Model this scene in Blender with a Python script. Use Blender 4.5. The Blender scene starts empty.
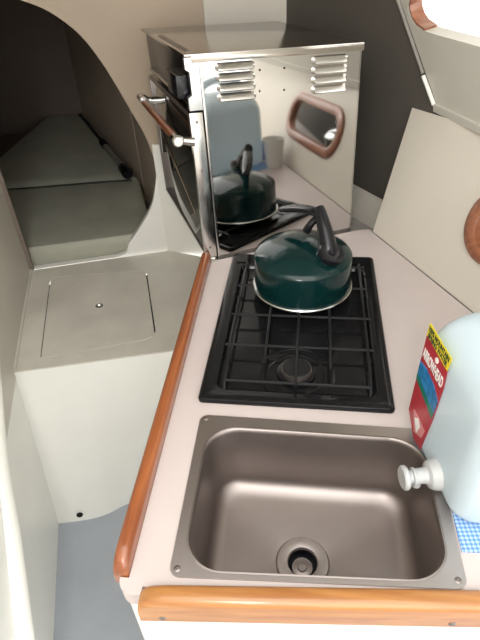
import bpy, bmesh, math, random
from mathutils import Vector, Matrix
from mathutils.geometry import tessellate_polygon
random.seed(4)
S = bpy.context.scene
COL = S.collection
PI = math.pi

# ------------------------------------------------------------------ camera
cam_d = bpy.data.cameras.new('camera')
cam = bpy.data.objects.new('camera', cam_d); COL.objects.link(cam)
R3 = Matrix(((0.99436115, -0.02474447, 0.10311939),
             (0.09613169, 0.62087075, -0.77799628),
             (-0.0447727, 0.78352232, 0.61974848)))
cam.matrix_world = Matrix.Translation((0, 0, 1.55)) @ R3.to_4x4()
cam_d.sensor_fit = 'HORIZONTAL'; cam_d.sensor_width = 36.0
cam_d.lens = 526 / 480 * 36
cam_d.clip_start = 0.01
S.camera = cam

# ------------------------------------------------------------------ world, light, exposure
w = bpy.data.worlds.new('overcast_sky'); S.world = w; w.use_nodes = True
bgn = w.node_tree.nodes['Background']
bgn.inputs[0].default_value = (1.0, 0.985, 0.96, 1); bgn.inputs[1].default_value = 3.6
hatch = bpy.data.lights.new('hatch_daylight', 'AREA'); hatch.shape = 'RECTANGLE'
hatch.size = 0.95; hatch.size_y = 0.8; hatch.energy = 41; hatch.color = (1.0, 0.99, 0.96)
ho = bpy.data.objects.new('hatch_daylight', hatch); COL.objects.link(ho)
ho.location = (-0.52, -0.75, 2.05); ho.rotation_euler = (0.85, 0, -0.0)
S.view_settings.view_transform = 'Standard'; S.view_settings.look = 'None'
S.view_settings.gamma = 1; S.view_settings.use_curve_mapping = False
S.view_settings.exposure = 0.18

# ------------------------------------------------------------------ materials
def mat(name, col, rough=0.5, metal=0.0, coat=0.0, var=0.0, vscale=6, bump=0.0, bscale=80, spec=0.5):
    m = bpy.data.materials.new(name); m.use_nodes = True
    nt = m.node_tree; p = nt.nodes['Principled BSDF']
    p.inputs['Base Color'].default_value = (*col, 1)
    p.inputs['Roughness'].default_value = rough
    p.inputs['Metallic'].default_value = metal
    p.inputs['Coat Weight'].default_value = coat
    p.inputs['Coat Roughness'].default_value = 0.06
    p.inputs['Specular IOR Level'].default_value = spec
    tc = nt.nodes.new('ShaderNodeTexCoord')
    if var > 0:
        n = nt.nodes.new('ShaderNodeTexNoise'); n.inputs['Scale'].default_value = vscale; n.inputs['Detail'].default_value = 6
        nt.links.new(tc.outputs['Object'], n.inputs['Vector'])
        r = nt.nodes.new('ShaderNodeValToRGB')
        r.color_ramp.elements[0].position = 0.3; r.color_ramp.elements[1].position = 0.7
        r.color_ramp.elements[0].color = (*[c * (1 - var) for c in col], 1)
        r.color_ramp.elements[1].color = (*[min(1, c * (1 + var * .5)) for c in col], 1)
        nt.links.new(n.outputs['Fac'], r.inputs[0]); nt.links.new(r.outputs[0], p.inputs['Base Color'])
    if bump > 0:
        n2 = nt.nodes.new('ShaderNodeTexNoise'); n2.inputs['Scale'].default_value = bscale
        nt.links.new(tc.outputs['Object'], n2.inputs['Vector'])
        b = nt.nodes.new('ShaderNodeBump'); b.inputs['Strength'].default_value = bump; b.inputs['Distance'].default_value = 0.003
        nt.links.new(n2.outputs['Fac'], b.inputs['Height']); nt.links.new(b.outputs[0], p.inputs['Normal'])
    return m

def wood(name, c1, c2, axis, rough=0.28):
    m = bpy.data.materials.new(name); m.use_nodes = True
    nt = m.node_tree; p = nt.nodes['Principled BSDF']
    tc = nt.nodes.new('ShaderNodeTexCoord'); mp = nt.nodes.new('ShaderNodeMapping')
    sc = [38, 38, 38]; sc[axis] = 2.5
    mp.inputs['Scale'].default_value = sc
    n = nt.nodes.new('ShaderNodeTexNoise'); n.inputs['Scale'].default_value = 2.2; n.inputs['Detail'].default_value = 8; n.inputs['Distortion'].default_value = .6
    r = nt.nodes.new('ShaderNodeValToRGB'); r.color_ramp.elements[0].position = .35; r.color_ramp.elements[1].position = .68
    r.color_ramp.elements[0].color = (*c1, 1); r.color_ramp.elements[1].color = (*c2, 1)
    L = nt.links
    L.new(tc.outputs['Object'], mp.inputs[0]); L.new(mp.outputs[0], n.inputs['Vector']); L.new(n.outputs['Fac'], r.inputs[0])
    L.new(r.outputs[0], p.inputs['Base Color'])
    p.inputs['Roughness'].default_value = rough; p.inputs['Coat Weight'].default_value = .6; p.inputs['Coat Roughness'].default_value = .12
    return m

M = {}
M['counter'] = mat('cream_laminate', (.56, .49, .47), .35, var=.04, vscale=9)
M['white'] = mat('white_gelcoat', (.90, .895, .845), .3, coat=.2, var=.04, vscale=4)
M['panelwhite'] = mat('off_white_panel', (.62, .575, .50), .4, var=.05, vscale=3)
M['beige'] = mat('beige_gelcoat', (.45, .36, .27), .42, var=.12, vscale=3)
M['linerpale'] = mat('pale_liner', (.64, .60, .53), .4, var=.06, vscale=3)
M['greytop'] = mat('grey_worn_gelcoat', (.68, .65, .575), .2, var=.12, vscale=7, bump=.05, bscale=14)
M['floor'] = mat('blue_grey_deck_paint', (.40, .43, .475), .5, var=.1, vscale=6, bump=.1, bscale=160)
M['dark'] = mat('lining_with_painted_shade', (.075, .066, .056), .7, var=.1, vscale=5)  # grey-brown darkened to include the shade behind the stove
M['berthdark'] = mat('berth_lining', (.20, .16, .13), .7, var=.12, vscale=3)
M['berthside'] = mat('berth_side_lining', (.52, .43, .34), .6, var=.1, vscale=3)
M['cabin'] = mat('pale_cabin_side_gelcoat', (.60, .58, .52), .4, var=.04, vscale=4)
M['greydirty'] = mat('grey_dusty_ledge', (.34, .32, .295), .5, var=.25, vscale=14)
M['wood_y'] = wood('varnished_teak_along', (.21, .055, .016), (.35, .110, .033), 1)
M['wood_x'] = wood('varnished_oak_across', (.31, .120, .032), (.45, .205, .060), 0)
M['redwood'] = wood('red_brown_wood', (.22, .075, .035), (.34, .125, .06), 0, .4)
M['copperwood'] = wood('handle_wood', (.20, .06, .025), (.34, .11, .05), 1, .3)
M['steel'] = mat('brushed_steel', (.31, .272, .255), .44, 1, var=.12, vscale=5)
M['rimsteel'] = mat('satin_steel_rim', (.43, .39, .375), .36, 1)
M['mirror'] = mat('polished_steel', (.60, .59, .575), .045, 1)
M['topsteel'] = mat('dusty_polished_steel', (.50, .47, .43), .16, 1)
M['chrome'] = mat('chrome', (.66, .65, .63), .2, 1)
M['enamel'] = mat('black_enamel', (.008, .008, .009), .14, spec=.25)
M['iron'] = mat('black_cast_iron', (.009, .009, .010), .4, spec=.35)
M['glassblack'] = mat('black_oven_glass', (.02, .018, .016), .06)
M['black'] = mat('black_plastic', (.007, .007, .010), .24, spec=.4)
M['green'] = mat('dark_green_enamel', (.002, .020, .020), .13, spec=.42)
M['silver'] = mat('aluminium_edge', (.62, .64, .63), .25, 1)
M['cush'] = mat('grey_green_vinyl_cushion', (.42, .42, .34), .5, var=.15, vscale=8, bump=.35, bscale=9)
M['seam'] = mat('dark_seam', (.03, .03, .025), .8)
M['capwhite'] = mat('white_plastic', (.44, .45, .45), .45)
M['red'] = mat('label_red', (.42, .03, .045), .35)
M['yellow'] = mat('label_yellow', (.85, .70, .03), .35)
M['lblue'] = mat('label_blue', (.03, .22, .50), .35, var=.6, vscale=90)
M['lgreen'] = mat('label_green', (.01, .17, .12), .35)
M['lpink'] = mat('label_pink', (.62, .25, .25), .35)
M['lwhite'] = mat('label_white', (.85, .85, .82), .4)
M['ink'] = mat('label_dark_ink', (.04, .07, .03), .5)
M['hole'] = mat('dark_hole', (.006, .006, .006), .9)
M['paper'] = mat('paper_cup_white', (.80, .79, .76), .6)
M['bluebag'] = mat('blue_wrapper', (.06, .12, .38), .5)
M['tube'] = mat('grey_tube', (.22, .21, .19), .45)

def jug_mat():
    m = bpy.data.materials.new('translucent_blue_plastic'); m.use_nodes = True
    nt = m.node_tree; nt.nodes.clear(); L = nt.links
    o = nt.nodes.new('ShaderNodeOutputMaterial')
    d = nt.nodes.new('ShaderNodeBsdfDiffuse'); d.inputs[0].default_value = (.72, .84, .90, 1)
    t = nt.nodes.new('ShaderNodeBsdfTranslucent'); t.inputs[0].default_value = (.80, .92, .98, 1)
    g = nt.nodes.new('ShaderNodeBsdfGlossy'); g.inputs['Roughness'].default_value = .22; g.inputs[0].default_value = (1, 1, 1, 1)
    a = nt.nodes.new('ShaderNodeMixShader'); a.inputs[0].default_value = .38
    b = nt.nodes.new('ShaderNodeMixShader')
    f = nt.nodes.new('ShaderNodeFresnel'); f.inputs[0].default_value = 1.45
    L.new(d.outputs[0], a.inputs[1]); L.new(t.outputs[0], a.inputs[2])
    L.new(f.outputs[0], b.inputs[0]); L.new(a.outputs[0], b.inputs[1]); L.new(g.outputs[0], b.inputs[2])
    L.new(b.outputs[0], o.inputs[0]); return m
M['jug'] = jug_mat()

def glass_mat(name, col=(1, 1, 1), rough=0.0):
    m = bpy.data.materials.new(name); m.use_nodes = True
    p = m.node_tree.nodes['Principled BSDF']; p.inputs['Transmission Weight'].default_value = 1
    p.inputs['Base Color'].default_value = (*col, 1); p.inputs['Roughness'].default_value = rough; p.inputs['IOR'].default_value = 1.3
    return m
M['glass'] = glass_mat('clear_window_pane')

def mat_mesh_mat():
    m = bpy.data.materials.new('blue_woven_mat'); m.use_nodes = True
    nt = m.node_tree; L = nt.links; p = nt.nodes['Principled BSDF']
    tc = nt.nodes.new('ShaderNodeTexCoord'); mp = nt.nodes.new('ShaderNodeMapping')
    mp.inputs['Rotation'].default_value = (0, 0, math.radians(40)); mp.inputs['Scale'].default_value = (1, 1, 0)
    c = nt.nodes.new('ShaderNodeTexChecker'); c.inputs['Scale'].default_value = 250
    c.inputs[1].default_value = (.10, .25, .55, 1); c.inputs[2].default_value = (.36, .50, .70, 1)
    L.new(tc.outputs['Object'], mp.inputs[0]); L.new(mp.outputs[0], c.inputs[0]); L.new(c.outputs[0], p.inputs['Base Color'])
    b = nt.nodes.new('ShaderNodeBump'); b.inputs['Strength'].default_value = .5; b.inputs['Distance'].default_value = .002
    L.new(c.outputs['Fac'], b.inputs['Height']); L.new(b.outputs[0], p.inputs['Normal']); p.inputs['Roughness'].default_value = .8
    return m
M['mat'] = mat_mesh_mat()

# ------------------------------------------------------------------ helpers
def wm(o):
    m = o.matrix_basis.copy()
    return (wm(o.parent) @ m) if o.parent else m

def obj(name, bm, m, parent=None, smooth=True, angle=35, local=False, kind=None):
    """link a bmesh as one object; coordinates are world unless local"""
    if parent is not None and not local:
        bmesh.ops.transform(bm, matrix=wm(parent).inverted(), verts=bm.verts)
    bmesh.ops.recalc_face_normals(bm, faces=bm.faces)
    me = bpy.data.meshes.new(name); bm.to_mesh(me); bm.free()
    me.materials.append(m)
    if smooth:
        me.shade_smooth()
        me.set_sharp_from_angle(angle=math.radians(angle))
    o = bpy.data.objects.new(name, me); COL.objects.link(o)
    if parent is not None: o.parent = parent
    if kind: o['kind'] = kind
    return o

def thing(name, label, cat, loc=(0, 0, 0), basis=None, group=None):
    o = bpy.data.objects.new(name, None); COL.objects.link(o); o.empty_display_size = .05
    o.matrix_basis = basis if basis is not None else Matrix.Translation(loc)
    o['label'] = label; o['category'] = cat
    if group: o['group'] = group
    return o

def tag(o, label, cat, group=None):
    o['label'] = label; o['category'] = cat
    if group: o['group'] = group
    return o

def V(*a): return Vector(a)

def box(bm, lo, hi, bev=0.0, seg=2, mtx=None):
    t = bmesh.new()
    bmesh.ops.create_cube(t, size=1)
    for v in t.verts:
        v.co = V(*[(lo[i] + hi[i]) / 2 + v.co[i] * (hi[i] - lo[i]) for i in range(3)])
    if bev > 0: bmesh.ops.bevel(t, geom=list(t.edges), offset=bev, segments=seg, profile=.6, affect='EDGES')
    if mtx is not None: bmesh.ops.transform(t, matrix=mtx, verts=t.verts)
    merge(bm, t); return bm

def merge(bm, t):
    me = bpy.data.meshes.new('tmp'); t.to_mesh(me); t.free(); bm.from_mesh(me); bpy.data.meshes.remove(me)

def plate(bm, outer, holes=(), mtx=Matrix.Identity(4), w0=0.0, w1=0.01):
    """slab with holes: 2D outlines, extruded from w0 to w1 along local z"""
    loops = [list(outer)] + [list(h) for h in holes]
    flat = [p for l in loops for p in l]
    tris = tessellate_polygon([[V(p[0], p[1], 0) for p in l] for l in loops])
    top = [bm.verts.new(mtx @ V(p[0], p[1], w1)) for p in flat]
    bot = [bm.verts.new(mtx @ V(p[0], p[1], w0)) for p in flat]
    for t in tris:
        try:
            bm.faces.new([top[i] for i in t]); bm.faces.new([bot[i] for i in reversed(t)])
        except ValueError: pass
    k = 0
    for l in loops:
        n = len(l)
        for i in range(n):
            a, b = k + i, k + (i + 1) % n
            bm.faces.new((top[a], top[b], bot[b], bot[a]))
        k += n
    return bm

def rrect(x0, x1, y0, y1, r, n=8):
    pts = []
    for cx, cy, a0 in ((x1 - r, y1 - r, 0), (x0 + r, y1 - r, 90), (x0 + r, y0 + r, 180), (x1 - r, y0 + r, 270)):
        for i in range(n + 1):
            a = math.radians(a0 + 90 * i / n); pts.append((cx + r * math.cos(a), cy + r * math.sin(a)))
    return pts

def circ(cx, cy, r, n=32, ry=None):
    return [(cx + r * math.cos(2 * PI * i / n), cy + (ry or r) * math.sin(2 * PI * i / n)) for i in range(n)]

def loft(bm, rings, cap0=True, cap1=True, closed=True):
    vs = [[bm.verts.new(V(*p)) for p in r] for r in rings]
    n = len(vs[0])
    for a, b in zip(vs, vs[1:]):
        for i in range(n if closed else n - 1):
            j = (i + 1) % n
            bm.faces.new((a[i], a[j], b[j], b[i]))
    if cap0: bm.faces.new(list(reversed(vs[0])))
    if cap1: bm.faces.new(vs[-1])
    return vs

def lathe(bm, prof, c=(0, 0, 0), n=48, mtx=None):
    """prof: list of (r, z)"""
    t = bmesh.new(); rings = []
    for r, z in prof:
        if r < 1e-6: rings.append([t.verts.new((0, 0, z))])
        else: rings.append([t.verts.new((r * math.cos(2 * PI * i / n), r * math.sin(2 * PI * i / n), z)) for i in range(n)])
    for a, b in zip(rings, rings[1:]):
        if len(a) == 1 and len(b) == 1: continue
        for i in range(n):
            j = (i + 1) % n
            if len(a) == 1: t.faces.new((a[0], b[i], b[j]))
            elif len(b) == 1: t.faces.new((a[i], a[j], b[0]))
            else: t.faces.new((a[i], a[j], b[j], b[i]))
    m = Matrix.Translation(c) @ (mtx if mtx is not None else Matrix.Identity(4))
    bmesh.ops.transform(t, matrix=m, verts=t.verts); merge(bm, t); return bm

def tube(bm, pts, r, n=10, smooth_steps=0, flat=1.0, up=None):
    pts = [V(*p) for p in pts]
    rs = list(r) if isinstance(r, (list, tuple)) else [r] * len(pts)
    if smooth_steps:
        np_, nr = [], []
        P = [pts[0]] + pts + [pts[-1]]; Q = [rs[0]] + rs + [rs[-1]]
        for i in range(1, len(P) - 2):
            for s in range(smooth_steps):
                t = s / smooth_steps
                a, b, c, d = P[i - 1], P[i], P[i + 1], P[i + 2]
                np_.append(.5 * ((2 * b) + (c - a) * t + (2 * a - 5 * b + 4 * c - d) * t * t + (-a + 3 * b - 3 * c + d) * t ** 3))
                nr.append(Q[i] + (Q[i + 1] - Q[i]) * t)
        np_.append(pts[-1]); nr.append(rs[-1]); pts, rs = np_, nr
    rings = []; prev = None
    for i, p in enumerate(pts):
        d = (pts[min(i + 1, len(pts) - 1)] - pts[max(i - 1, 0)]).normalized()
        if up is not None: u = (V(*up) - d * V(*up).dot(d)).normalized()
        elif prev is None:
            a = V(0, 0, 1) if abs(d.z) < .9 else V(1, 0, 0)
            u = (a - d * a.dot(d)).normalized()
        else: u = (prev - d * prev.dot(d)).normalized()
        prev = u; v = d.cross(u)
        rings.append([p + u * rs[i] * flat * math.cos(2 * PI * k / n) + v * rs[i] * math.sin(2 * PI * k / n) for k in range(n)])
    loft(bm, rings); return bm

def frame(o, e1, e2):
    """matrix: local x -> e1, local y -> e2, local z -> e1 x e2"""
    e1 = V(*e1).normalized(); e2 = V(*e2); e2 = (e2 - e1 * e2.dot(e1)).normalized(); e3 = e1.cross(e2)
    m = Matrix.Identity(4)
    for i in range(3): m[i][0], m[i][1], m[i][2], m[i][3] = e1[i], e2[i], e3[i], o[i]
    return m

def screw(parent, c, r=.0045, mtx=None, name='screw', m=None):
    bm = bmesh.new()
    lathe(bm, [(0, .0012), (r * .25, .0012), (r * .3, .0004), (r * .5, .0004), (r * .55, .0014), (r, .0006), (r, -.002), (0, -.002)], c, 16, mtx)
    return obj(name, bm, m or M['chrome'], parent)

# ================================================================== SETTING
H = 0.90      # counter height
def struct(name, bm, m, smooth=False): return obj(name, bm, m, None, smooth, kind='structure')

bm = bmesh.new(); plate(bm, [(-1.0, -1.3), (1.2, -1.3), (1.2, 1.25), (-1.0, 1.25)], w0=-.03, w1=0)
struct('floor', bm, M['floor'])

# left wall: vertical, runs along the aisle up to the aft bulkhead
LW = frame((-.905, 1.439, 0), (.335, -1, 0), (0, 0, 1))
bm = bmesh.new(); plate(bm, [(0, .58), (2.9, .58), (2.9, 2.05), (0, 2.05)], mtx=LW, w0=-.0, w1=.03)
struct('wall_left', bm, M['linerpale'])
# lower moulded liner, glossy white, below the bench level
bm = bmesh.new(); tube(bm, [(-.70, .85, .74), (-.672, .73, .64), (-.646, .64, .57), (-.618, .56, .48), (-.570, .41, .32), (-.53, .29, .16)], [.012, .02, .026, .028, .028, .028], 14, 6)
struct('trim_1', bm, M['white'], True)
bm = bmesh.new(); plate(bm, [(.50, 0), (2.9, 0), (2.9, .605), (.50, .605)], mtx=frame((-.905, 1.439, .60), (.335, -1, 0), (-.030, -.010, -.6)), w0=0, w1=-.02)
struct('trim_2', bm, M['white'])

# aft bulkhead with the opening of the quarter berth
BD = V(.953, .302, 0).normalized()
BK = frame((-.905, 1.439, 0), BD, (0, 0, 1))
def bx(x): return (x + .905) / BD.x
open_pts = [(-.900, .602), (-.900, .80), (-.895, 1.20), (-.88, 1.40), (-.80, 1.415), (-.717, 1.383), (-.654, 1.351), (-.594, 1.293), (-.556, 1.227),
            (-.527, 1.16), (-.497, 1.081), (-.470, 1.009), (-.456, .945), (-.452, .90), (-.457, .862), (-.482, .778), (-.525, .711), (-.575, .649), (-.622, .602)]
op = [(bx(x), z) for x, z in open_pts]
# smooth the upper curve a little
sm = []
for i in range(len(op)):
    a, b = op[i], op[(i + 1) % len(op)]
    if 2 <= i < len(op) - 1:
        p0, p3 = op[i - 1], op[(i + 2) % len(op)]
        for k in range(4):
            t = k / 4
            f = lambda q0, q1, q2, q3: .5 * (2 * q1 + (q2 - q0) * t + (2 * q0 - 5 * q1 + 4 * q2 - q3) * t * t + (-q0 + 3 * q1 - 3 * q2 + q3) * t ** 3)
            sm.append((f(p0[0], a[0], b[0], p3[0]), f(p0[1], a[1], b[1], p3[1])))
    else: sm.append(a)
zc = .925
upper = [p for p in sm if p[1] > zc]; lower = [p for p in sm if p[1] <= zc and p[0] > .15]
# beige upper shell, from the left jamb over the opening and down to the colour break
xr = bx(-.27)
bm = bmesh.new()
plate(bm, [(-.02, .45), (-.02, 2.05), (xr, 2.05), (xr, zc)] + list(reversed([p for p in upper if p[0] > .02])) and
      [(-.02, .45), (-.02, 2.05), (xr, 2.05), (xr, zc), (lower[0][0], zc)] + list(reversed(upper)) + [(bx(-.9), .602), (bx(-.9), .45)],
      mtx=BK, w0=0, w1=-.022)
struct('wall_aft', bm, M['beige'])
bm = bmesh.new()
plate(bm, [(lower[0][0], zc)] + [(xr, zc), (xr, .45), (bx(-.9), .45), (bx(-.9), .602)] + list(reversed(lower)), mtx=BK, w0=0.002, w1=-.020)
struct('trim_3', bm, M['white'])
bm = bmesh.new(); plate(bm, [(xr, .45), (xr, 2.05), (bx(-.02), 2.05), (bx(-.02), .45)], mtx=BK, w0=0.012, w1=-.012)
struct('trim_4', bm, M['linerpale'])
# white panel closing the galley below the stove
TP = frame((-.451, 1.580, 0), (.27, -.045, 0), (0, 0, 1))
bm = bmesh.new(); plate(bm, [(0, .45), (.30, .45), (.30, .87), (.18, .98), (0, .98)], mtx=TP, w0=0, w1=.006)
struct('trim_5', bm, M['white'])

# hull side lining behind stove and leaning panel; its dark colour carries interior shade
DD = V(.075, -.108, 0).normalized()
DK = frame((.140, 1.434, 0), DD, (0, 0, 1))
def dk(P): return ((V(P[0], P[1], 0) - V(.14, 1.434, 0)).dot(DD), P[2])
bm = bmesh.new()
plate(bm, [(-.46, .6), (-.46, 2.05), (-.33, 2.05), dk((.208 - .086 * 3.1, 1.337 + .124 * 3.1, 1.373 + .182 * 3.1)), dk((.294, 1.213, 1.191)), (1.5, 1.20), (1.5, .6)], mtx=DK, w0=0, w1=-.02)
struct('wall_right', bm, M['dark'])

# cabin side with the portlight (upper right)
CA = V(.294, 1.213, 1.191); ce1 = V(.34065, -.93983, .0259); ce2 = V(-.19995, -.04548, .97875)
CM = frame(CA, ce1, ce2)      # local z points outboard (away from the cabin)?
zsign = 1 if (CM.to_3x3() @ V(0, 0, 1)).x > 0 else -1
wpts = [(-.100, .200), (-.110, .186), (-.108, .170), (-.098, .156), (-.078, .144), (-.045, .137), (.001, .136), (.36, .136), (.385, .150), (.39, .17), (.385, .255), (.36, .27), (-.02, .27), (-.06, .255), (-.085, .23)]
bm = bmesh.new()
plate(bm, [(0, 0), (1.9, 0), (1.9, .80), (-.55, .80), (-.141, .19)], [wpts], CM, 0, .022 * zsign)
struct('wall_cabin_side', bm, M['cabin'])
def offs(pts, d):
    cx = sum(p[0] for p in pts) / len(pts); cy = sum(p[1] for p in pts) / len(pts)
    out = []
    for i, p in enumerate(pts):
        a = pts[i - 1]; b = pts[(i + 1) % len(pts)]
        t = V(b[0] - a[0], b[1] - a[1]).normalized(); nrm = V(t[1], -t[0])
        if nrm.dot(V(p[0] - cx, p[1] - cy)) < 0: nrm = -nrm
        out.append((p[0] + nrm[0] * d, p[1] + nrm[1] * d))
    return out
win = thing('portlight', 'bright portlight with red-brown wooden lining high in the cabin side', 'window', CA + ce2 * .14)
bm = bmesh.new(); plate(bm, offs(wpts, -.0002), [offs(wpts, -.004)], CM, .0005 * zsign, .034 * zsign); obj('lining', bm, M['cabin'], win)
bm = bmesh.new(); ow, iw = offs(wpts, -.0042), offs(wpts, -.0085)
seq = [13, 14, 0, 1, 2, 3, 4, 5]
plate(bm, [ow[i] for i in seq] + [iw[i] for i in reversed(seq)], [], CM, .001 * zsign, .029 * zsign); obj('wooden_trim', bm, M['redwood'], win)['label'] = 'red-brown wooden trim round the rounded end'
bm = bmesh.new(); plate(bm, offs(wpts, -.0044), [], CM, .030 * zsign, .0335 * zsign); obj('pane', bm, M['glass'], win, False)
# thin ledge between hull lining and cabin side
bm = bmesh.new()
plate(bm, [(-.005, -.014), (1.9, -.014), (1.9, .002), (-.005, .002)], [], CM, -.006 * zsign, .030 * zsign)
struct('trim_6', bm, M['cabin'])
bm = bmesh.new(); a = CA + ce2 * .0; 
tube(bm, [CA + V(-.006, .001, .0), CA + V(-.086, .124, .182) * .28 + V(-.007, 0, 0)], .0045, 8)
struct('trim_7', bm, M['white'], True)
# corner bead along the meeting of lining and cabin side
bm = bmesh.new(); tube(bm, [CA + V(-.006, 0, .0) + V(-.086, .124, .182) * .30, CA + V(-.086, .124, .182) * 3.2], .0035, 8)
struct('trim_8', bm, M['greydirty'], True)

# hull above the deck edge outside, forward wall, cabin top and starboard lower liner
bm = bmesh.new(); plate(bm, [(-1.9, .55), (1.5, .55), (1.5, 3.3), (-1.9, 3.3)], w0=1.93, w1=1.96)
struct('ceiling', bm, M['linerpale'])
bm = bmesh.new(); plate(bm, [(-1.1, 0), (1.3, 0), (1.3, 1.15), (-1.1, 1.15)], mtx=frame((0, -1.25, 0), (1, 0, 0), (0, 0, 1)), w0=0, w1=.02)
struct('wall_front', bm, M['linerpale'])

# berth compartment
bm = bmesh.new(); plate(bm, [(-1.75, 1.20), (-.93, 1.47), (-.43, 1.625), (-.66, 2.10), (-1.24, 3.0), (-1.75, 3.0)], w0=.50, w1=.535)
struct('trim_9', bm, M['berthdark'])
bm = bmesh.new()
plate(bm, [(-.035, .5), (.55, .5), (.55, 1.5), (-.035, 1.5)], mtx=frame((-.445, 1.63, 0), (-.225, .48, 0), (0, 0, 1)), w0=0, w1=.02)
plate(bm, [(0, .5), (1.1, .5), (1.1, 1.5), (0, 1.5)], mtx=frame((-.67, 2.105, 0), (-.57, .90, 0), (0, 0, 1)), w0=0, w1=.02)
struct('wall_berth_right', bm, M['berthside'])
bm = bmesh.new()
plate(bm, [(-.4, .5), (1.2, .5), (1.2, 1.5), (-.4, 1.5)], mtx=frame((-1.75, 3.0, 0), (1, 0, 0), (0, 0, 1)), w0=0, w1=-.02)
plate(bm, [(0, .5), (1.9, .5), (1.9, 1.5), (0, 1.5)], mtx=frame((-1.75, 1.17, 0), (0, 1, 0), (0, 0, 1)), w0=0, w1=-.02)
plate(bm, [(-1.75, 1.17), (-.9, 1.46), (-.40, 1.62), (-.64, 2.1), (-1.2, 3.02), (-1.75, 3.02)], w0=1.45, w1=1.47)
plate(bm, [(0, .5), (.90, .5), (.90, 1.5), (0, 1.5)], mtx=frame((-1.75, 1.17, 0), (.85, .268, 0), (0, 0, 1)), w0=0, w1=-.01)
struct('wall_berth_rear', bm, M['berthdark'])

# ================================================================== BENCH LOCKER with hatch
bench = thing('bench_locker', 'grey-topped white bench locker with a flush hatch in front of the berth opening', 'bench', (-.55, 1.15, 0))
bm = bmesh.new()
hat = [(-.660, 1.010), (-.690, 1.012), (-.697, 1.035), (-.806, 1.375), (-.800, 1.392), (-.780, 1.398), (-.520, 1.440), (-.497, 1.430), (-.490, 1.408), (-.400, 1.130), (-.402, 1.108), (-.418, 1.095)]
topo = [(-.742, .946), (-.32, 1.055), (-.2075, 1.087), (-.2075, 1.50), (-.447, 1.578), (-.900, 1.435)]
plate(bm, topo, [offs(hat, .0045)], w0=.5955, w1=.60)
obj('top', bm, M['greytop'], bench, False)
# front face: leans, runs in a curve along the floor
tp = [(-.742, .946), (-.53, 1.001), (-.32, 1.055), (-.2075, 1.087)]
bt = [(-.748, .862), (-.655, .882), (-.592, .908), (-.531, .951), (-.38, 1.02), (-.2075, 1.062)]
tp = [(-.742, .946), (-.642, .972), (-.586, .987), (-.53, 1.001), (-.38, 1.040), (-.2075, 1.087)]
def cat(P, n=6):
    out = []
    Q = [P[0]] + P + [P[-1]]
    for i in range(1, len(Q) - 2):
        for k in range(n):
            t = k / n
            out.append(tuple(.5 * (2 * Q[i][j] + (Q[i + 1][j] - Q[i - 1][j]) * t + (2 * Q[i - 1][j] - 5 * Q[i][j] + 4 * Q[i + 1][j] - Q[i + 2][j]) * t * t + (-Q[i - 1][j] + 3 * Q[i][j] - 3 * Q[i + 1][j] + Q[i + 2][j]) * t ** 3) for j in range(2)))
    out.append(P[-1]); return out
T_, B_ = cat(tp), cat(bt)
bm = bmesh.new(); rings = []
for k in range(9):
    f = k / 8; z = .597 * (1 - f)
    g = f ** 1.2
    rings.append([(a[0] + (b[0] - a[0]) * g, a[1] + (b[1] - a[1]) * g, z) for a, b in zip(T_, B_)])
back = [[(p[0] + .004, p[1] + .014, p[2]) for p in r] for r in rings]
loft(bm, rings, False, False, False); loft(bm, back, False, False, False)
bmesh.ops.remove_doubles(bm, verts=bm.verts, dist=1e-5)
obj('front_panel', bm, M['white'], bench)
bm = bmesh.new(); plate(bm, offs(hat, .02), w0=.55, w1=.578); obj('hatch_gap_blocker', bm, M['hole'], bench, False)  # near-black sheet added under the lid to stop light showing in the gap
bm = bmesh.new(); plate(bm, hat, [circ(-.598, 1.243, .011, 20)], w0=.580, w1=.6015)
hl = obj('hatch_lid', bm, M['greytop'], bench, False); hl['label'] = 'flush rounded hatch lid with finger hole'
bm = bmesh.new(); lathe(bm, [(.0085, .0018), (.011, .002), (.0120, 0), (.0085, -.004), (.0, -.005)], (-.598, 1.243, .6005), 24)
obj('finger_ring', bm, M['silver'], hl)
bm = bmesh.new(); lathe(bm, [(0, .0005), (.010, .0005), (.010, -.003), (0, -.003)], (-.671, .876, .034), 20, frame((0, 0, 0), (1, .35, 0), (0, .05, 1)))
obj('drain_hole', bm, M['hole'], bench)
# moulding bead where bench meets left wall
bm = bmesh.new(); tube(bm, [(-.741, .95, .602), (-.82, 1.19, .602), (-.897, 1.43, .602)], .006, 8)
struct('trim_10', bm, M['greytop'], True)

# ================================================================== BERTH CUSHIONS
def cushion(name, quad, z0, z1, label, n=14):
    """quad: front-left, front-right, back-right, back-left (x, y); crowned top with rounded edges"""
    bm = bmesh.new(); q = [V(*p, 0) for p in quad]
    def P(u, v, z): return (q[0] * (1 - u) * (1 - v) + q[1] * u * (1 - v) + q[2] * u * v + q[3] * (1 - u) * v) + V(0, 0, z)
    def inset(ring, d, z):
        pts = []
        m = 10
        path = [(i / m, 0) for i in range(m)] + [(1, i / m) for i in range(m)] + [(1 - i / m, 1) for i in range(m)] + [(0, 1 - i / m) for i in range(m)]
        for u, v in path:
            pts.append(P(d + u * (1 - 2 * d), d + v * (1 - 2 * d), z))
        return pts
    rings = [inset(0, .03, z0), inset(0, 0, z0 + .02), inset(0, 0, z1 - .035), inset(0, .006, z1 - .012), inset(0, .022, z1 - .003), inset(0, .06, z1)]
    vs = loft(bm, rings, True, True)
    o = obj(name, bm, M['cush'], None); 
    return tag(o, label, 'cushion', 'vinyl cushions of the quarter berth')
cushion('berth_cushion', [(-1.42, 1.33), (-.50, 1.60), (-.665, 2.055), (-1.42, 1.93)], .536, .66, 'grey-green vinyl berth cushion at the opening, nearer of the two')
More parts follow.
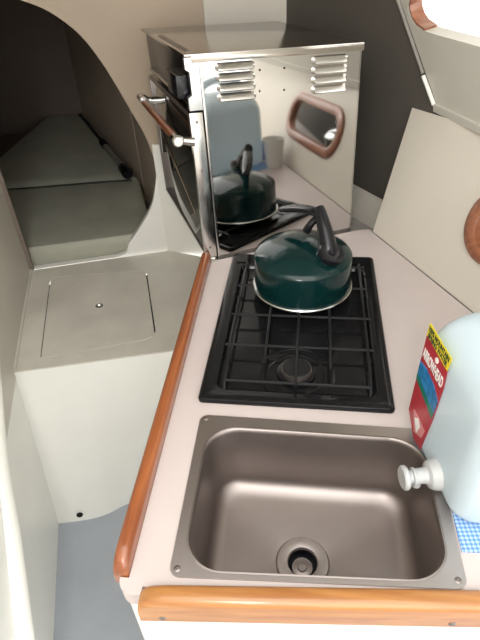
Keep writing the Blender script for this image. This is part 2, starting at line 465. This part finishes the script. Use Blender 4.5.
cushion('berth_cushion', [(-1.42, 1.95), (-.675, 2.075), (-1.24, 2.96), (-1.42, 2.96)], .536, .66, 'grey-green vinyl berth cushion behind the seam, in the dark rear of the berth')
bm = bmesh.new(); tube(bm, [(-1.30, 1.945, .6555), (-1.05, 1.980, .6600), (-.85, 2.020, .6600), (-.70, 2.055, .6560)], .004, 8, 4)
obj('seam_piping', bm, M['seam'], bpy.data.objects['berth_cushion.001'])
# telescopic pole lying along the side
pole = thing('telescopic_pole', 'grey and black telescopic pole lying along the berth side on the cushions', 'pole', (-.72, 2.05, .66))
pa, pb = V(-.700, 2.030, .690), V(-1.19, 2.84, .692)
def pl(t): return pa.lerp(pb, t)
bm = bmesh.new(); tube(bm, [pl(.08), pl(.42)], .013, 14); obj('shaft', bm, M['tube'], pole)
bm = bmesh.new(); tube(bm, [pl(0), pl(.015), pl(.085), pl(.10)], [.017, .024, .024, .016], 14); obj('end_grip', bm, M['black'], pole)
bm = bmesh.new(); tube(bm, [pl(.40), pl(.41), pl(.47), pl(.48)], [.014, .018, .018, .010], 14); obj('collar', bm, M['black'], pole)
bm = bmesh.new(); tube(bm, [pl(.46), pl(.97), pl(.98)], [.008, .008, .012], 12); obj('inner_shaft', bm, M['black'], pole)

# ================================================================== GALLEY CABINET AND COUNTER
cab = thing('galley_cabinet', 'white galley cabinet under the counter beside the blue-grey floor', 'cabinet', (0, .7, 0))
bm = bmesh.new(); plate(bm, [(-.195, 0), (.75, 0), (.75, .872), (-.195, .872)], mtx=frame((0, .300, 0), (1, .06, 0), (0, 0, 1)), w0=0, w1=-.012); 
obj('front_panel', bm, M['white'], cab, False)
bm = bmesh.new(); plate(bm, [(.31, 0), (1.50, 0), (1.50, .84), (1.06, .84), (1.06, .872), (.31, .872)], mtx=frame((-.207, 0, 0), (0, 1, 0), (0, 0, 1)), w0=0, w1=.012)
obj('side_panel', bm, M['white'], cab, False)
bm = bmesh.new()
for a0, a1 in ((0, 1),):
    pts = [(-.191 - .016 * math.sin(math.radians(t)), .300 - .016 * math.cos(math.radians(t))) for t in range(0, 91, 15)]
    plate(bm, pts + [(-.191, .300)], w0=0, w1=.872)
obj('corner_post', bm, M['white'], cab)

SX0, SX1, SY0, SY1 = -.1475, .2130, .3035, .567     # sink rim
bm = bmesh.new()
R = .019
corner = [(-.208 + R - R * math.cos(math.radians(t)), .277 + R - R * math.sin(math.radians(t))) for t in range(0, 91, 10)]
outer = corner + [(-.1772, .277), (-.1772, .2873), (.66, .3375), (.470, .612), (.184, 1.180), (.181, 1.194), (.153, 1.188), (-.1966, 1.033), (-.1966, .2965), (-.208, .2965)]
plate(bm, outer, [rrect(-.140, .204, .311, .552, .045), rrect(-.135, .150, .606, 1.035, .01)], w0=.873, w1=H)
tag(obj('countertop', bm, M['counter'], None, False), 'pinkish-cream laminate galley countertop holding the sink and cooktop', 'countertop')
# grey dusty ledge behind the counter, beneath and beside the stove
bm = bmesh.new(); plate(bm, [(-.20, 1.055), (.150, 1.21), (.19, 1.20), (.28, 1.235), (-.08, 1.735), (-.20, 1.66)], w0=.80, w1=.838)
struct('trim_11', bm, M['greydirty'])
bm = bmesh.new(); plate(bm, [(-.04, .838), (.17, .838), (.17, .925), (-.04, .925)], mtx=frame((.125, 1.425, 0), DD, (0, 0, 1)), w0=-.012, w1=0)
struct('trim_12', bm, M['linerpale'])

# wooden fiddle rails
def rail_sec(w, h, r, n=5):
    pts = [(-w / 2, 0)]
    for i in range(n + 1):
        a = PI - (PI / 2) * i / n; pts.append((-w / 2 + r + r * math.cos(a), h - r + r * math.sin(a)))
    for i in range(n + 1):
        a = PI / 2 - (PI / 2) * i / n; pts.append((w / 2 - r + r * math.cos(a), h - r + r * math.sin(a)))
    pts.append((w / 2, 0)); return pts
rl = thing('fiddle_rail', 'long reddish varnished wooden fiddle along the aisle edge of the counter', 'rail', (-.205, .68, .88))
bm = bmesh.new(); rings = []
for y, s in ((.2975, .40), (.2985, .60), (.302, .76), (.308, .89), (.317, .97), (.330, 1), (.5, 1), (.8, 1), (1.02, 1), (1.035, .98)):
    sec = rail_sec(.021 * (.8 + .2 * s), .042 * s, min(.008, .016 * s))
    rings.append([(-.2075 + a, y, .882 + b) for a, b in sec])
loft(bm, rings); obj('rail_body', bm, M['wood_y'], rl)
for yy in (.36, .56, .78):
    screw(rl, (-.2182, yy, .890), .004, frame((0, 0, 0), (0, -1, 0), (0, 0, 1)))

fr = thing('fiddle_rail', 'thick honey-coloured wooden fiddle across the near edge in front of the sink', 'rail', (.1, .28, .87))
bm = bmesh.new(); rings = []
hh = .046
for x, s in ((-.178, .52), (-.1775, .72), (-.172, .86), (-.163, .95), (-.148, 1), (0, 1), (.3, 1), (.62, 1)):
    sec = rail_sec(.026, hh * s, .009 if s > .6 else .006)
    rings.append([(x, .2735 + .024 * (x + .178) / .4 - a, .868 + b) for a, b in sec])
loft(bm, rings); obj('rail_body', bm, M['wood_x'], fr)
for xx in (-.150, .193, .50):
    yy = .2735 + .024 * (xx + .178) / .4 - .0130
    screw(fr, (xx, yy, .8765), .0045, frame((0, 0, 0), (1, .07, 0), (0, 0, 1)), m=M['steel'])

# ================================================================== SINK
def skew(bm):
    for v in bm.verts:
        f = (v.co.x + .147) / .36; g = (v.co.y - .30) / .26
        v.co.y += -.005 + f * (.012 * (1 - g) - .010 * g) + .002
    return bm
sink = thing('sink', 'rectangular stainless steel sink set into the counter', 'sink', (.03, .43, .9))
bm = bmesh.new(); plate(bm, rrect(SX0, SX1, SY0, SY1, .014), [rrect(-.133, .197, .311, .545, .050)], w0=.9002, w1=.9026)
obj('rim', skew(bm), M['rimsteel'], sink)
bm = bmesh.new(); rings = []
def rr(i, z, r, dx=0): return [(x, y, z) for x, y in rrect(-.133 + i, .197 - i, .311 + i * .9, .545 - i * 1.25, r, 8)]
prof = [(-.001, .9030, .050), (.0015, .9034, .049), (.003, .901, .048), (.0045, .896, .047), (.008, .83, .046), (.011, .800, .044)]
for k in range(1, 8):
    a = PI / 2 * k / 7; prof.append((.011 + .026 * (1 - math.cos(a)), .800 - .026 * math.sin(a), .044 - .012 * k / 7))
for i, z, r in prof: rings.append(rr(i, z, r))
rings.append([(x, y, .7725) for x, y in rrect(-.02, .065, .375, .42, .02, 8)])
# match the drain: funnel to a circle
n = len(rings[0])
def drain_ring(r, z):
    src = rings[-1] if False else rrect(-.02, .065, .375, .42, .02, 8)
    out = []
    for x, y in src:
        a = math.atan2(y - .397, x - .021); out.append((.021 + r * math.cos(a), .397 + r * math.sin(a), z))
    return out
rings[-1] = drain_ring(.046, .7725); rings.append(drain_ring(.037, .7705))
loft(bm, rings, False, False)
obj('basin', skew(bm), M['steel'], sink, True, 60)
dr = None
bm = bmesh.new(); lathe(bm, [(.0215, .7690), (.0225, .7735), (.030, .7750), (.038, .7745), (.040, .7722), (.040, .7700)], (.021, .397, 0), 48)
dr = obj('drain_flange', bm, M['rimsteel'], sink)
bm = bmesh.new(); lathe(bm, [(.0225, .7735), (.0225, .745), (.0, .745)], (.021, .397, .001), 40); obj('drain_cup', bm, M['black'], dr)
bm = bmesh.new()
lathe(bm, [(0, .757), (.006, .757), (.007, .755), (.013, .754), (.0135, .757), (.0155, .757), (.0155, .750), (0, .750)], (.021, .397, .0), 16)
obj('strainer', bm, M['steel'], dr)
for x, y in ((-.138, .311), (.203, .322), (.203, .548), (-.138, .556)): screw(sink, (x, y, .9025), .0045, m=M['steel'])

# ================================================================== COOKTOP
ct = thing('cooktop', 'black enamel two-burner cooktop with a black wire grate, between sink and stove', 'cooktop', (.0, .83, .9))
cx0, cx1, cy0, cy1 = -.153, .168, .588, 1.050
bm = bmesh.new(); rings = []
def cr(i, z, r=.012): return [(x, y, z) for x, y in rrect(cx0 + i, cx1 - i, cy0 + i, cy1 - i, r, 5)]
for i, z in ((0, .9005), (0, .9065), (.002, .9095), (.006, .9105), (.014, .9105), (.017, .9095)): rings.append(cr(i, z, .008))
def cr2(i, z, r=.016): return [(x, y, z) for x, y in rrect(cx0 + .026 + i, cx1 - .026 - i, cy0 + .026 + i, cy1 - .045 - i, r, 5)]
rings += [cr2(-.003, .9095), cr2(0, .9085), cr2(.006, .8985), cr2(.010, .8970)]
loft(bm, rings, True, True)
obj('tray', bm, M['enamel'], ct)
bm = bmesh.new(); plate(bm, rrect(cx0 + .012, cx0 + .045, cy1 - .040, cy1 - .006, .004), w0=.9105, w1=.9125); plate(bm, rrect(cx0 + .07, cx1 - .012, cy1 - .034, cy1 - .010, .004), w0=.9100, w1=.9115)
obj('rear_strip', bm, M['enamel'], ct)
for bi, (bxx, byy) in enumerate(((.008, .668), (.008, .905))):
    bm = bmesh.new()
    lathe(bm, [(.070, .8972), (.068, .9005), (.065, .9010), (.061, .8985), (.054, .8978), (.051, .9005), (.048, .9010), (.045, .8985), (.038, .8978), (.034, .8985), (.033, .907), (.028, .908), (0, .908)], (bxx, byy, 0), 56)
    b = obj('burner', bm, M['enamel'], ct)
    bm = bmesh.new(); lathe(bm, [(.0275, .9078), (.0260, .9150), (.020, .9152), (.0, .9152)], (bxx, byy, 0), 40); obj('flame_ring', bm, M['steel'], b)
    bm = bmesh.new(); lathe(bm, [(0, .9150), (.0235, .9150), (.0248, .9160), (.0238, .9172), (.019, .9178), (0, .9178)], (bxx, byy, 0), 40); obj('burner_cap', bm, M['iron'], b)
gr = bmesh.new(); gz = .9195; rr_ = .0025
X0, X1 = -.117, .136

def rod(p): tube(gr, p, rr_, 8)
for x in (X0 + .004, X1 - .004):
    rod([(x, .618, .9015), (x, .632, gz - .006), (x, .66, gz), (x, 1.0, gz), (x, 1.012, .9015)])
rod([(X0 + .004, .632, gz - .007), (X1 - .004, .632, gz - .007)])
for y in (.716, .806, .905, .985): rod([(X0 - .006, y, gz + .001), (X1 + .006, y, gz + .001)])
for x, y0, y1 in ((-.048, .668, .985), (.008, .618, .88), (.066, .660, .985), (.008, .93, 1.0)): rod([(x, y0, gz + .002), (x, y1, gz + .002)])
for x in (X0 + .004, X1 - .004):
    for y in (.70, .90): rod([(x, y, gz), (x + (.012 if x > 0 else -.012) * .6, y, .9005)])
obj('grate', gr, M['iron'], ct)
ct.matrix_basis = Matrix.Translation((0.001, .83, .9)) @ Matrix.Rotation(math.radians(-1.3), 4, 'Z')

# ================================================================== KETTLE
kx, ky, kz = .0135, .914, .9225
ket = thing('kettle', 'dark green enamel kettle with black handle standing on the rear burner', 'kettle', (kx, ky, kz))
bm = bmesh.new(); lathe(bm, [(0, .001), (.098, .001), (.1005, .003), (.1015, .010), (.1010, .030), (.1005, .070), (.0998, .0735), (.0990, .0740)], (kx, ky, kz), 72)
obj('body', bm, M['green'], ket)
bm = bmesh.new(); lathe(bm, [(.090, 0), (.102, 0), (.1050, .002), (.1055, .0045), (.1040, .0065), (.1005, .0066)], (kx, ky, kz), 72)
obj('base_rim', bm, M['silver'], ket)
bm = bmesh.new(); lathe(bm, [(.0988, .0736), (.1003, .0750), (.0988, .0772), (.092, .0825), (.079, .0895), (.060, .0965), (.040, .1015), (.020, .1038), (0, .1045)], (kx, ky, kz), 72)
obj('lid', bm, M['green'], ket)
# spout with round black whistle cap, on the right near side of the lid
nrm = V(.36, -.36, .86).normalized()
sc_ = V(.0665, .8640, 1.0300)
SM = frame(sc_, nrm.orthogonal(), nrm.cross(nrm.orthogonal()))
bm = bmesh.new(); lathe(bm, [(.024, -.018), (.0235, -.004), (.0205, .0)], (0, 0, 0), 36, SM); sp = obj('spout', bm, M['green'], ket)
bm = bmesh.new(); lathe(bm, [(.0225, -.008), (.0255, -.006), (.0260, .003), (.0240, .007), (.018, .008), (.0165, .0058), (.009, .0055), (.0075, .0085), (.005, .009), (.0035, .0065), (0, .0065)], (0, 0, 0), 40, SM)
obj('spout_cap', bm, M['black'], sp)
# handle post rises from the spout and turns back over the lid
bm = bmesh.new()
post = [(.0640, .874, 1.012), (.0620, .880, 1.030), (.0550, .902, 1.058), (.0465, .925, 1.080), (.0420, .936, 1.091)]
tube(bm, post, [.0240, .0215, .0175, .0145, .0115], 16, 5, flat=.85)
hd = obj('handle_post', bm, M['black'], ket)
bm = bmesh.new()
tube(bm, [(.0460, .926, 1.078), (.030, .943, 1.080), (.008, .966, 1.073), (-.014, .986, 1.063), (-.032, 1.002, 1.054), (-.036, 1.006, 1.051)], [.0105, .0125, .0135, .0130, .0105, .005], 16, 5, flat=.62)
obj('handle_grip', bm, M['black'], ket)
bm = bmesh.new()
tube(bm, [(.020, .935, 1.040), (.026, .930, 1.055), (.036, .932, 1.066), (.046, .922, 1.068)], [.009, .0075, .0075, .008], 12, 5)
obj('handle_brace', bm, M['black'], ket)

ket.scale = (.972, .972, .972)
# ================================================================== STOVE (oven), rotated and slightly tilted on its gimbals
al, be = math.radians(24), math.radians(3)
ro = 0.0
xl = V(math.cos(al) * math.cos(ro), math.sin(al) * math.cos(ro), math.sin(ro))
nn = V(math.sin(al) * math.cos(be), -math.cos(al) * math.cos(be), math.sin(be))
OM = frame((-.196, 1.046, .912), xl, -nn)
W, D, Z0, Z1 = .357, .470, -.018, .419
st = thing('marine_stove', 'polished stainless steel marine oven with wooden door handle at the far end of the counter', 'oven', basis=OM)
def lp(name, bm, m, parent=None, **k):
    for v in bm.verts: v.co.z -= .045 * v.co.x; v.co.x -= .003 * max(0, v.co.z) * (1 if v.co.x < .2 else 0)
    return obj(name, bm, m, parent or st, local=True, **k)
bm = bmesh.new()   # dark inner carcass
box(bm, (.012, .004, Z0), (W - .004, D, Z1 - .004)); lp('carcass', bm, M['black'], smooth=False)
# side panel with louvre slots
bm = bmesh.new(); SP = frame((0, 0, 0), (1, 0, 0), (0, 0, 1))   # local x, z -> normal -y
plate(bm, [(.016, Z0), (W, Z0), (W, Z1 - .002), (.016, Z1 - .002)], mtx=SP, w0=-.003, w1=.001)
side = lp('side_panel', bm, M['mirror'], smooth=False); side['label'] = 'mirror-polished steel side panel'
bm = bmesh.new(); box(bm, (W - .0015, -.001, Z0), (W + .0015, D, Z1 - .002)); lp('far_side_panel', bm, M['mirror'], smooth=False)
bm = bmesh.new(); box(bm, (.014, -.0045, Z0), (.019, .001, Z1 - .004), .001); lp('edge_flange', bm, M['chrome'])
def louvre(x0, x1, zc_, h=.0160, d=.009):
    bm = bmesh.new(); rings = []
    n = 14
    for i in range(n + 1):
        t = i / n; x = x0 + (x1 - x0) * t
        e = min(t, 1 - t) * (x1 - x0)
        s = math.sqrt(max(0, 1 - (1 - min(1, e / .009)) ** 2))
        rr2 = []
        for q, dd in ((1, 0), (.85, .12), (.5, .38), (0, .68), (-.4, .9), (-.7, 1), (-.9, .9), (-1, .6), (-1, 0)):
            rr2.append((x, -.0008 - d * s * dd, zc_ + h / 2 * (.5 + .5 * s) * q))
        rings.append(rr2)
    loft(bm, rings, True, True, True)
    return bm
for x0, x1, zt in ((.044, .126, .403), (.246, .328, .402)):
    for k in range(4):
        lp('louvre', louvre(x0, x1, zt - .0185 * k - .006), M['chrome'], side)
for x, z in ((.136, .386), (.134, .347), (.188, .386), (.187, .345)):
    bm = bmesh.new(); lathe(bm, [(0, 0), (.0022, 0), (.0022, -.001), (0, -.001)], (x, -.0012, z), 12, frame((0, 0, 0), (1, 0, 0), (0, 0, 1))); lp('screw_hole', bm, M['hole'], side)
for x, z in ((.024, .044), (.300, .395), (.262, .394)):
    bm = bmesh.new(); lathe(bm, [(0, .002), (.003, .0016), (.004, 0), (.004, -.001)], (x, -.001, z), 14, frame((0, 0, 0), (1, 0, 0), (0, 0, 1))); lp('rivet', bm, M['chrome'], side)
# top plate with downturned lip
bm = bmesh.new(); box(bm, (-.014, -.006, Z1 - .001), (W + .004, D + .004, Z1 + .004), .0015)
box(bm, (.0, -.006, Z1 - .011), (W + .004, -.0035, Z1 + .002), .0006)
tpn = lp('top_plate', bm, M['topsteel'])
bm = bmesh.new(); box(bm, (-.004, .02, Z1 + .0038), (.008, .30, Z1 + .0052)); lp('top_slot', bm, M['steel'], tpn, smooth=False)
# front face (local -x): chrome near stile, control fascia, door
bm = bmesh.new()
prof_ = [(-.014, .322), (-.014, .345), (-.006, .350), (-.006, .392), (-.014, .397), (-.014, Z1 - .002), (.013, Z1 - .002), (.013, .322)]
plate(bm, [(a, b) for a, b in prof_], mtx=frame((0, 0, 0), (1, 0, 0), (0, 0, 1)), w0=-.012, w1=.003)
lp('fascia_cheek', bm, M['chrome'], smooth=False)
bm = bmesh.new(); box(bm, (-.004, .012, .325), (.012, D - .004, Z1 - .004), .001); fas = lp('control_fascia', bm, M['black'])
bm = bmesh.new(); box(bm, (-.008, .012, .325), (-.003, D - .004, .333), .0008); lp('fascia_trim', bm, M['chrome'], fas)
bm = bmesh.new(); box(bm, (-.030, .020, .340), (-.004, .115, .384), .004); lp('knob_block', bm, M['black'], fas)
for yk, mm in ((.30, M['copperwood']), (.22, M['black']), (.38, M['black'])):
    bm = bmesh.new(); lathe(bm, [(.0, .020), (.011, .019), (.013, .016), (.014, .002), (.017, .0)], (-.004, yk, .362), 24, frame((0, 0, 0), (0, 0, -1), (0, 1, 0)))
    k_ = lp('knob', bm, mm, fas)
# door
bm = bmesh.new(); box(bm, (-.012, .010, Z0 + .012), (.010, D - .006, .316), .002); door = lp('door', bm, M['glassblack'])
bm = bmesh.new(); box(bm, (-.016, -.004, Z0 + .010), (.011, .011, .318), .0015); ds = lp('door_stile', bm, M['chrome'], door)
bm = bmesh.new(); box(bm, (-.014, .012, .306), (-.010, D - .008, .314), .001); box(bm, (-.014, D - .018, Z0 + .014), (-.010, D - .008, .312), .001); box(bm, (-.014, .012, Z0 + .012), (-.010, D - .008, Z0 + .020), .001)
lp('door_frame', bm, M['steel'], door)
bm = bmesh.new(); tube(bm, [(-.0135, .40, .19), (-.0135, .06, .075)], .0022, 8); tube(bm, [(-.0135, .40, .19), (-.0135, .42, .12)], .0022, 8)
lp('door_stay', bm, M['chrome'], door)
bm = bmesh.new(); tube(bm, [(-.046, .012, .268), (-.046, .46, .262)], .0092, 18); hnd = lp('handle', bm, M['copperwood'], door)
hnd['label'] = 'round red-brown wooden handle bar'
for y0 in (-.006, .395):
    bm = bmesh.new(); tube(bm, [(-.012, y0 + .006, .262), (-.036, y0 + .006, .266)], [.010, .008], 14); 
    tube(bm, [(-.046, y0 - .006, .268), (-.046, y0 - .002, .268), (-.046, y0 + .020, .268), (-.046, y0 + .023, .268)], [.009, .0122, .0122, .010], 18)
    lp('handle_bracket', bm, M['chrome'], hnd)
bm = bmesh.new(); box(bm, (-.018, -.0015, .235), (-.010, .008, .268), .001); lp('bracket_plate', bm, M['chrome'], door)
for z in (.02, .30, .20):
    bm = bmesh.new(); lathe(bm, [(0, .0015), (.0025, .001), (.003, 0)], (-.003, -.004, z), 12, frame((0, 0, 0), (1, 0, 0), (0, 0, 1))); lp('rivet', bm, M['steel'], ds)

# ================================================================== LEANING LOCKER PANEL with oval opening
pu = V(.158, -.312, 0).normalized(); pn = V(-pu.y, pu.x, 0)
if pn.x < 0: pn = -pn
th = math.radians(20); pd = pn * math.sin(th) + V(0, 0, 1) * math.cos(th)
PM = frame((.187, 1.178, H + .001), pu, pd)
zs = 1 if (PM.to_3x3() @ V(0, 0, 1)).x > 0 else -1
lpn = thing('locker_panel', 'off-white leaning locker front with a wood-framed rounded opening, along the counter back', 'panel', (.187 + .2, .87, H))
hole = rrect(.262, .635, .108, .212, .050, 8)
bm = bmesh.new(); plate(bm, [(0, 0), (1.25, 0), (1.25, .335), (.4, .318), (-.047, .287)], [hole], PM, 0, .010 * zs)
obj('board', bm, M['panelwhite'], lpn, False)
bm = bmesh.new()
o_, i_ = offs(hole, .020), offs(hole, -.005)
rings = []
for d, wv in ((.022, 0), (.0225, -.006), (.018, -.010), (.004, -.012), (-.004, -.009), (-.006, -.004), (-.006, .014)):
    rings.append([PM @ V(p[0], p[1], wv * zs) for p in offs(hole, d)])
loft(bm, rings, False, False)
obj('opening_frame', bm, M['redwood'], lpn)
# pot standing in the locker behind the opening
pot = thing('saucepan', 'steel pan seen through the wood-framed opening of the leaning panel', 'pan', (.455, .86, .905))
# locker floor behind the panel
bm = bmesh.new(); plate(bm, [(.188, 1.190), (.26, 1.24), (1.15, .05), (.72, .12)], w0=.86, w1=.898)
struct('trim_13', bm, M['greydirty'])
pc = (.457, .890, .899)
bm = bmesh.new(); lathe(bm, [(0, 0), (.038, 0), (.041, .004), (.042, .115), (.044, .118)], pc, 40); obj('body', bm, M['silver'], pot)
bm = bmesh.new(); lathe(bm, [(.044, .118), (.043, .122), (.032, .135), (.012, .142), (.0, .143)], pc, 40); ld = obj('lid', bm, M['silver'], pot)
bm = bmesh.new(); lathe(bm, [(0, .143), (.006, .143), (.006, .152), (.013, .158), (.011, .166), (0, .168)], pc, 20); obj('knob', bm, M['black'], ld)

# ================================================================== BLUE MESH MAT and WATER JUG
bm = bmesh.new(); plate(bm, [(.2155, .337 + .022), (.40, .366), (.41, .66), (.2155, .62)], w0=.9004, w1=.9030)
tag(obj('shelf_mat', bm, M['mat'], None, False), 'blue and white mesh mat under the water jug beside the sink', 'mat')

F = V(.178, .56, 0); dn = V(.028, -.14, 0).normalized(); fnn = V(-dn.y, dn.x, 0)
if fnn.x > 0: fnn = -fnn         # points out of the label face (to -x)
JZ = .9034
# local: x = u (far to near along the face), y = inward depth, z = up
JM = Matrix.Identity(4)
for i in range(3): JM[i][0], JM[i][1], JM[i][2], JM[i][3] = dn[i], -fnn[i], (0, 0, 1)[i], (F.x, F.y, JZ)[i]
jug = thing('water_jug', 'large pale blue plastic water jug with white spigot over the sink edge', 'jug', basis=JM)
bm = bmesh.new(); rings = []
for ins, z, r in ((.014, 0, .028), (.006, .0015, .032), (.002, .007, .034), (.0, .016, .035), (0, .035, .035), (0, .15, .035), (.001, .18, .035), (.004, .195, .036), (.012, .212, .038), (.024, .226, .034), (.040, .236, .028), (.055, .241, .018)):
    rings.append([(x, y, z) for x, y in rrect(-.012 + ins, .178 - ins, .0 + ins, .235 - ins, r, 8)])
loft(bm, rings, True, True); 
body = obj('body', bm, M['jug'], jug, True, 80, local=True)
sub = body.modifiers.new('s', 'SUBSURF'); sub.levels = 1; sub.render_levels = 1
bm = bmesh.new()
tube(bm, [(.078, .045, .225), (.078, .06, .262), (.078, .10, .276), (.078, .16, .274), (.078, .19, .258), (.078, .20, .225)], .013, 14, 5)
obj('handle', bm, M['jug'], jug, True, 80, local=True)
bm = bmesh.new()   # moulded arc ridge on the near flank
tube(bm, [(.1775, .060, .06), (.1795, .062, .10), (.1795, .085, .145), (.178, .12, .175)], [.005, .010, .010, .005], 10, 6)
obj('moulded_rib', bm, M['jug'], jug, True, 80, local=True)
# spigot
bm = bmesh.new(); AX = frame((.106, -.006, .022), (1, 0, 0), (0, 0, 1))   # local z = -y (outwards)
lathe(bm, [(.0, -.016), (.024, -.016), (.021, .001), (.0185, .006), (.012, .009), (.0108, .013), (.0108, .024), (.0125, .025), (.0125, .028), (.009, .029), (.009, .036), (.0, .036)], (0, 0, 0), 32, AX)
spg = obj('spigot', bm, M['capwhite'], jug, local=True)
bm = bmesh.new(); lathe(bm, [(0, .036), (.015, .035), (.0168, .037), (.0168, .041), (.015, .043), (0, .0425)], (0, 0, 0), 32, AX)
obj('push_button', bm, M['capwhite'], spg, local=True)
bm = bmesh.new(); tube(bm, [(.106, -.026, .020), (.106, -.026, .006), (.106, -.026, .003)], [.0075, .0068, .0068], 16); obj('nozzle', bm, M['capwhite'], spg, local=True)
# label
LF = Matrix.Identity(4)     # label plane: x = u, y = height, normal = outwards (-local y)
for i in range(3): LF[i][0] = (1, 0, 0)[i]; LF[i][1] = (0, 0, 1)[i]; LF[i][2] = (0, -1, 0)[i]
def band(name, pts, m, w, parent): 
    bm = bmesh.new(); plate(bm, pts, mtx=LF, w0=w - .0006, w1=w); return obj(name, bm, m, parent, False, local=True)
z0 = JZ
lab = band('label', [(-.003, .033), (.0, .186), (.068, .183), (.070, .150), (.066, .09), (.055, .010), (.030, .004)], M['red'], .0014, jug)
band('label_yellow_band', [(.0, .184), (.002, .206), (.071, .204), (.068, .181)], M['yellow'], .0018, lab)
band('label_blue_band', [(-.001, .112), (-.001, .136), (.020, .140), (.046, .136), (.066, .124), (.064, .098), (.03, .104)], M['lblue'], .0018, lab)
band('label_green_band', [(-.001, .101), (-.001, .113), (.03, .105), (.064, .099), (.062, .086), (.03, .093)], M['lgreen'], .0020, lab)
band('label_pink_patch', [(.012, .050), (.030, .052), (.054, .050), (.050, .030), (.026, .016)], M['lpink'], .0019, lab)
band('label_white_patch', [(.020, .040), (.030, .050), (.040, .042), (.034, .022)], M['lwhite'], .0022, lab)
bm = bmesh.new(); lathe(bm, [(0, .0024), (.0042, .0024), (.0042, .001)], (0, 0, 0), 20, LF @ Matrix.Translation((.040, .173, 0))); obj('label_emblem', bm, M['lwhite'], lab, local=True)
def text(s, size, x, y, w, m, parent, width, name, bold=.0, shear=0):
    cu = bpy.data.curves.new('txt', 'FONT'); cu.body = s; cu.size = size; cu.align_x = 'LEFT'; cu.extrude = .0002; cu.offset = bold; cu.space_line = .9
    t = bpy.data.objects.new('txt', cu); COL.objects.link(t)
    bpy.context.view_layer.update()
    me = bpy.data.meshes.new_from_object(t.evaluated_get(bpy.context.evaluated_depsgraph_get()))
    bpy.data.objects.remove(t)
    xs = [v.co.x for v in me.vertices]; k = width / (max(xs) - min(xs)); x0 = min(xs)
    for v in me.vertices: v.co = LF @ V(x + (v.co.x - x0) * k + v.co.y * shear, y + v.co.y, w + v.co.z)
    me.materials.append(m); o = bpy.data.objects.new(name, me); COL.objects.link(o); o.parent = parent
    return o
text('ARROWHEAD', .024, .002, .148, .0020, M['lwhite'], lab, .064, 'brand_lettering', .0007)
text('100% MOUNTAIN', .0115, .004, .1945, .0022, M['ink'], lab, .063, 'band_lettering', .0003)
text('SPRING WATER', .0115, .005, .1845, .0022, M['ink'], lab, .060, 'band_lettering', .0003)

# ================================================================== PAPER CUP and BLUE PACKET behind the jug
cup = thing('paper_cup', 'white paper cup standing on the counter past the water jug', 'cup', (.405, .655, .9005))
cc = (.405, .655, .9005)
bm = bmesh.new(); lathe(bm, [(0, .004), (.025, .004), (.026, 0), (.0275, 0), (.036, .092), (.0352, .092), (.0262, .006), (0, .006)], cc, 40); obj('body', bm, M['paper'], cup)
bm = bmesh.new(); tor = [(.0366 + .0014 * math.cos(a), .0925 + .0014 * math.sin(a)) for a in [2 * PI * i / 8 for i in range(9)]]; lathe(bm, tor, cc, 40); obj('rolled_rim', bm, M['paper'], cup)
bm = bmesh.new(); box(bm, (.435, .555, .9005), (.472, .600, .965), .008, 3, None)
tag(obj('blue_packet', bm, M['bluebag'], None), 'small dark blue packet behind the paper cup', 'packet')
